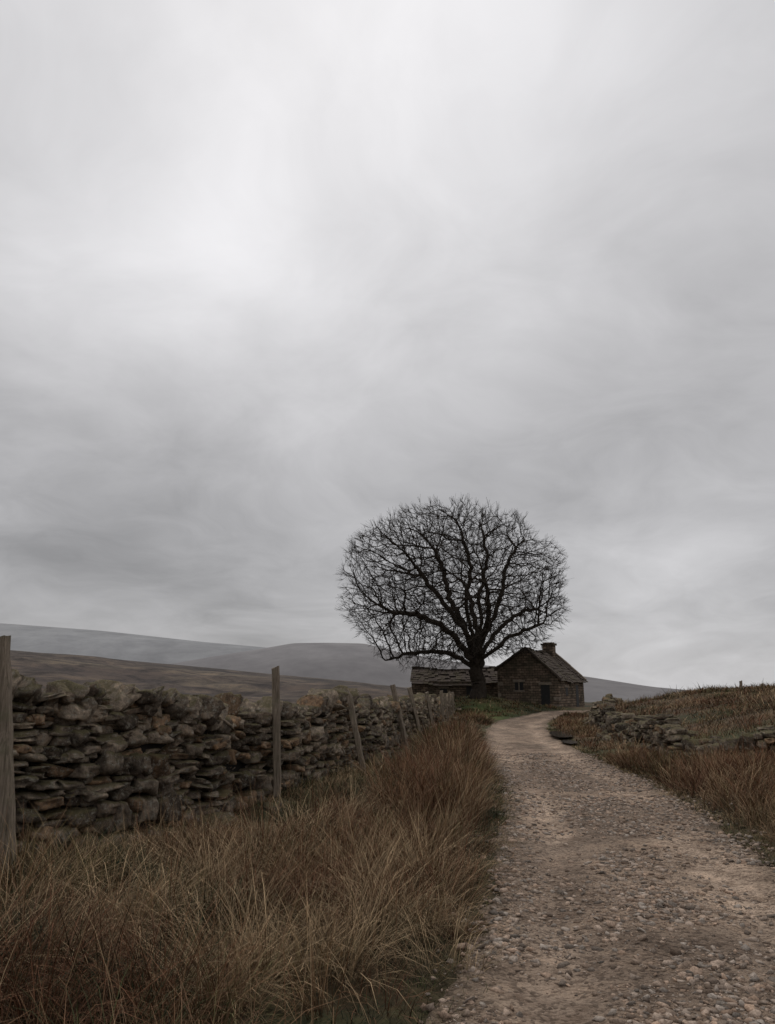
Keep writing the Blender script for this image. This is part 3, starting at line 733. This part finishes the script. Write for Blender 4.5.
# ---------------------------------------------------------------- puddle beside the track
mpu,nt,b=material('still_water',.06,.5); geo=nt.add('ShaderNodeNewGeometry')
n=nt.noise(geo.outputs['Position'],3,3); nt.link(nt.ramp(n,[(.3,(.03,.028,.024)),(.7,(.06,.052,.045))]),b.inputs['Base Color'])
b.inputs['IOR'].default_value=1.33; bump(nt,b,nt.noise(geo.outputs['Position'],14,2),.05,.01)
for (px,py,rx,ry) in ((5.95,26.5,.36,1.9),(5.5,23.4,.24,.9)):
    n=40; an=np.arange(n)/n*6.283; rad_=1+.25*fbm(np.cos(an)*1.5+px,np.sin(an)*1.5,3,9)
    lx,ly=np.cos(an)*rx*rad_,np.sin(an)*ry*rad_; ang_=-.14
    vx=px+lx*math.cos(ang_)-ly*math.sin(ang_); vy=py+lx*math.sin(ang_)+ly*math.cos(ang_)
    z=float(hfun(vx,vy).max())+.05
    vs=[(x,y,z) for x,y in zip(vx,vy)]+[(px,py,z)]
    new_obj('puddle',vs,[(i,(i+1)%n,n) for i in range(n)],mpu)

# ---------------------------------------------------------------- distant hills
def hill(name,D,prof,hazed_lo,hazed_hi,depth,seed):
    q=np.array([p[0] for p in prof]); s_=np.array([p[1] for p in prof])
    qs=np.linspace(q[0],q[-1],260); ks=np.interp(qs,q,s_)
    ker=np.hanning(9); ker/=ker.sum(); ks=np.convolve(np.pad(ks,4,'edge'),ker,'valid')
    rows=40
    QQ,TT=np.meshgrid(qs,np.linspace(-1,1,rows))
    Yv=D+TT*depth; Xv=QQ*D
    crest=1.6+ks*D
    Hh=-60+(crest[None]+60)*(1-np.abs(TT)**1.7)
    Hh=Hh+fbm(Xv.ravel()*.0025,Yv.ravel()*.0025,4,seed).reshape(Xv.shape)*D*.005*smooth(np.abs(TT)*3)
    nz=fbm(Xv.ravel()*.002,Yv.ravel()*.004,4,seed+5)
    col=lerp(hazed_lo,hazed_hi,smooth(nz*1.5+.5)*.5+.5*smooth(Hh.ravel()/(D*.06)))  # grey-blue air haze is painted into the hill surface colour
    idx=np.arange(rows*260).reshape(rows,260)
    F=np.stack([idx[:-1,:-1],idx[:-1,1:],idx[1:,1:],idx[1:,:-1]],-1).reshape(-1,4)
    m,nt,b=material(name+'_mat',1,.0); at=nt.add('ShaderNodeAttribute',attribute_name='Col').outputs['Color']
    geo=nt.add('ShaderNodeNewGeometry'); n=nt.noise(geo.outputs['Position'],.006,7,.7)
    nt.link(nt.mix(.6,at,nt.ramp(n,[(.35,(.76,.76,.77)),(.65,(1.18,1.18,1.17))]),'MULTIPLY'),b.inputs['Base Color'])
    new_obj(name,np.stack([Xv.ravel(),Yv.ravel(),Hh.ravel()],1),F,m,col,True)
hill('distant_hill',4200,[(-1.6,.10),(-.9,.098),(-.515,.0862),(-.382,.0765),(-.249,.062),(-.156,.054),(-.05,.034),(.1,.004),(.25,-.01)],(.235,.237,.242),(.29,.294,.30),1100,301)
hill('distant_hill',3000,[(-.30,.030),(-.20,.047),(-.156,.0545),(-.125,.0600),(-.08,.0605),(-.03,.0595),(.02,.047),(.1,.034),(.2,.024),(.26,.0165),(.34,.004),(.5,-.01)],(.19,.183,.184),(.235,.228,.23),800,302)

# ---------------------------------------------------------------- sky
w=bpy.data.worlds.new('sky'); scene.world=w; w.use_nodes=True; nt=NT(w.node_tree); w.node_tree.nodes.clear()
tc=nt.add('ShaderNodeTexCoord'); D=nt.add('ShaderNodeVectorMath',operation='NORMALIZE',i_0=tc.outputs['Generated']).outputs[0]
sp=nt.add('ShaderNodeSeparateXYZ',i_Vector=D)
zz=nt.math('ADD',nt.math('MAXIMUM',sp.outputs[2],0.),.30)
pc=nt.add('ShaderNodeCombineXYZ',i_X=nt.math('DIVIDE',sp.outputs[0],zz),i_Y=nt.math('DIVIDE',sp.outputs[1],zz)).outputs[0]
wn=nt.add('ShaderNodeTexNoise',i_Vector=pc,i_Scale=1.1,i_Detail=3.)
pw_=nt.add('ShaderNodeVectorMath',operation='MULTIPLY_ADD',i_0=wn.outputs['Color'],i_1=(.8,.8,0),i_2=pc).outputs[0]
na=nt.noise(pw_,1.3,5,.5); nb=nt.noise(pw_,3.0,7,.6,.3)
wn2=nt.add('ShaderNodeTexNoise',i_Vector=D,i_Scale=2.6,i_Detail=5.)
Dw=nt.add('ShaderNodeVectorMath',operation='MULTIPLY_ADD',i_0=wn2.outputs['Color'],i_1=(.4,.4,.4),i_2=D).outputs[0]
Dw=nt.add('ShaderNodeVectorMath',operation='NORMALIZE',i_0=nt.add('ShaderNodeVectorMath',operation='SUBTRACT',i_0=Dw,i_1=(.2,.2,.2)).outputs[0]).outputs[0]
val=nt.ramp(nt.math('MAXIMUM',sp.outputs[2],0.),[(0.,.52),(.12,.47),(.25,.48),(.37,.585),(.5,.67),(.62,.71),(.75,.75),(1.,.78)])
def blob(az,elv,k,amp):
    global val
    a_,e_=math.radians(az),math.radians(elv); c=(math.sin(a_)*math.cos(e_),math.cos(a_)*math.cos(e_),math.sin(e_))
    dp=nt.add('ShaderNodeVectorMath',operation='DOT_PRODUCT',i_0=Dw,i_1=c).outputs['Value']
    e=nt.math('EXPONENT',nt.math('MULTIPLY',nt.math('SUBTRACT',dp,1.),k))
    val=nt.math('ADD',val,nt.math('MULTIPLY',e,amp))
blob(-7,45,22,.15); blob(-11,31,60,.12); blob(20,42,50,.07); blob(-42,48,18,-.18); blob(2,38,90,-.05); blob(44,50,22,-.12)
blob(26,22,55,-.15); blob(-16,13,40,-.12); blob(-36,16,40,-.06); blob(25,9,70,.09); blob(3,12,60,.04); blob(-28,26,60,.05); blob(12,20,90,-.06)
val=nt.math('ADD',val,nt.math('MULTIPLY',nt.math('SUBTRACT',na,.5),.38))
val=nt.math('ADD',val,nt.math('MULTIPLY',nt.math('SUBTRACT',nb,.5),.30))
colr=nt.add('ShaderNodeVectorMath',operation='SCALE',i_0=(1.0,.990,1.010)); nt.link(val,colr.inputs['Scale'])
bg=nt.add('ShaderNodeBackground',i_Color=colr.outputs[0],i_Strength=1.0)
sky=nt.add('ShaderNodeTexSky',sky_type='NISHITA',sun_disc=False,sun_elevation=math.radians(50),sun_rotation=math.radians(-8))
bg2=nt.add('ShaderNodeBackground',i_Color=sky.outputs[0],i_Strength=.06)
mx=nt.add('ShaderNodeMixShader',i_0=.04); nt.link(bg.outputs[0],mx.inputs[1]); nt.link(bg2.outputs[0],mx.inputs[2])
out=nt.add('ShaderNodeOutputWorld'); nt.link(mx.outputs[0],out.inputs[0])
sl=bpy.data.lights.new('sun','SUN'); sl.energy=.9; sl.angle=math.radians(12); sl.color=(1,.94,.87)
so=bpy.data.objects.new('sun',sl); scene.collection.objects.link(so)
dirs=Vector((math.sin(math.radians(-8))*math.cos(math.radians(50)),math.cos(math.radians(-8))*math.cos(math.radians(50)),math.sin(math.radians(50))))
so.rotation_euler=dirs.to_track_quat('Z','Y').to_euler()
# ---------------------------------------------------------------- camera
cam=bpy.data.cameras.new('camera'); co=bpy.data.objects.new('camera',cam); scene.collection.objects.link(co); scene.camera=co
cam.sensor_fit='VERTICAL'; cam.sensor_height=36; cam.lens=26; cam.clip_start=.05; cam.clip_end=20000
co.location=(0,0,1.6); co.rotation_euler=(math.radians(103.5),0,0)
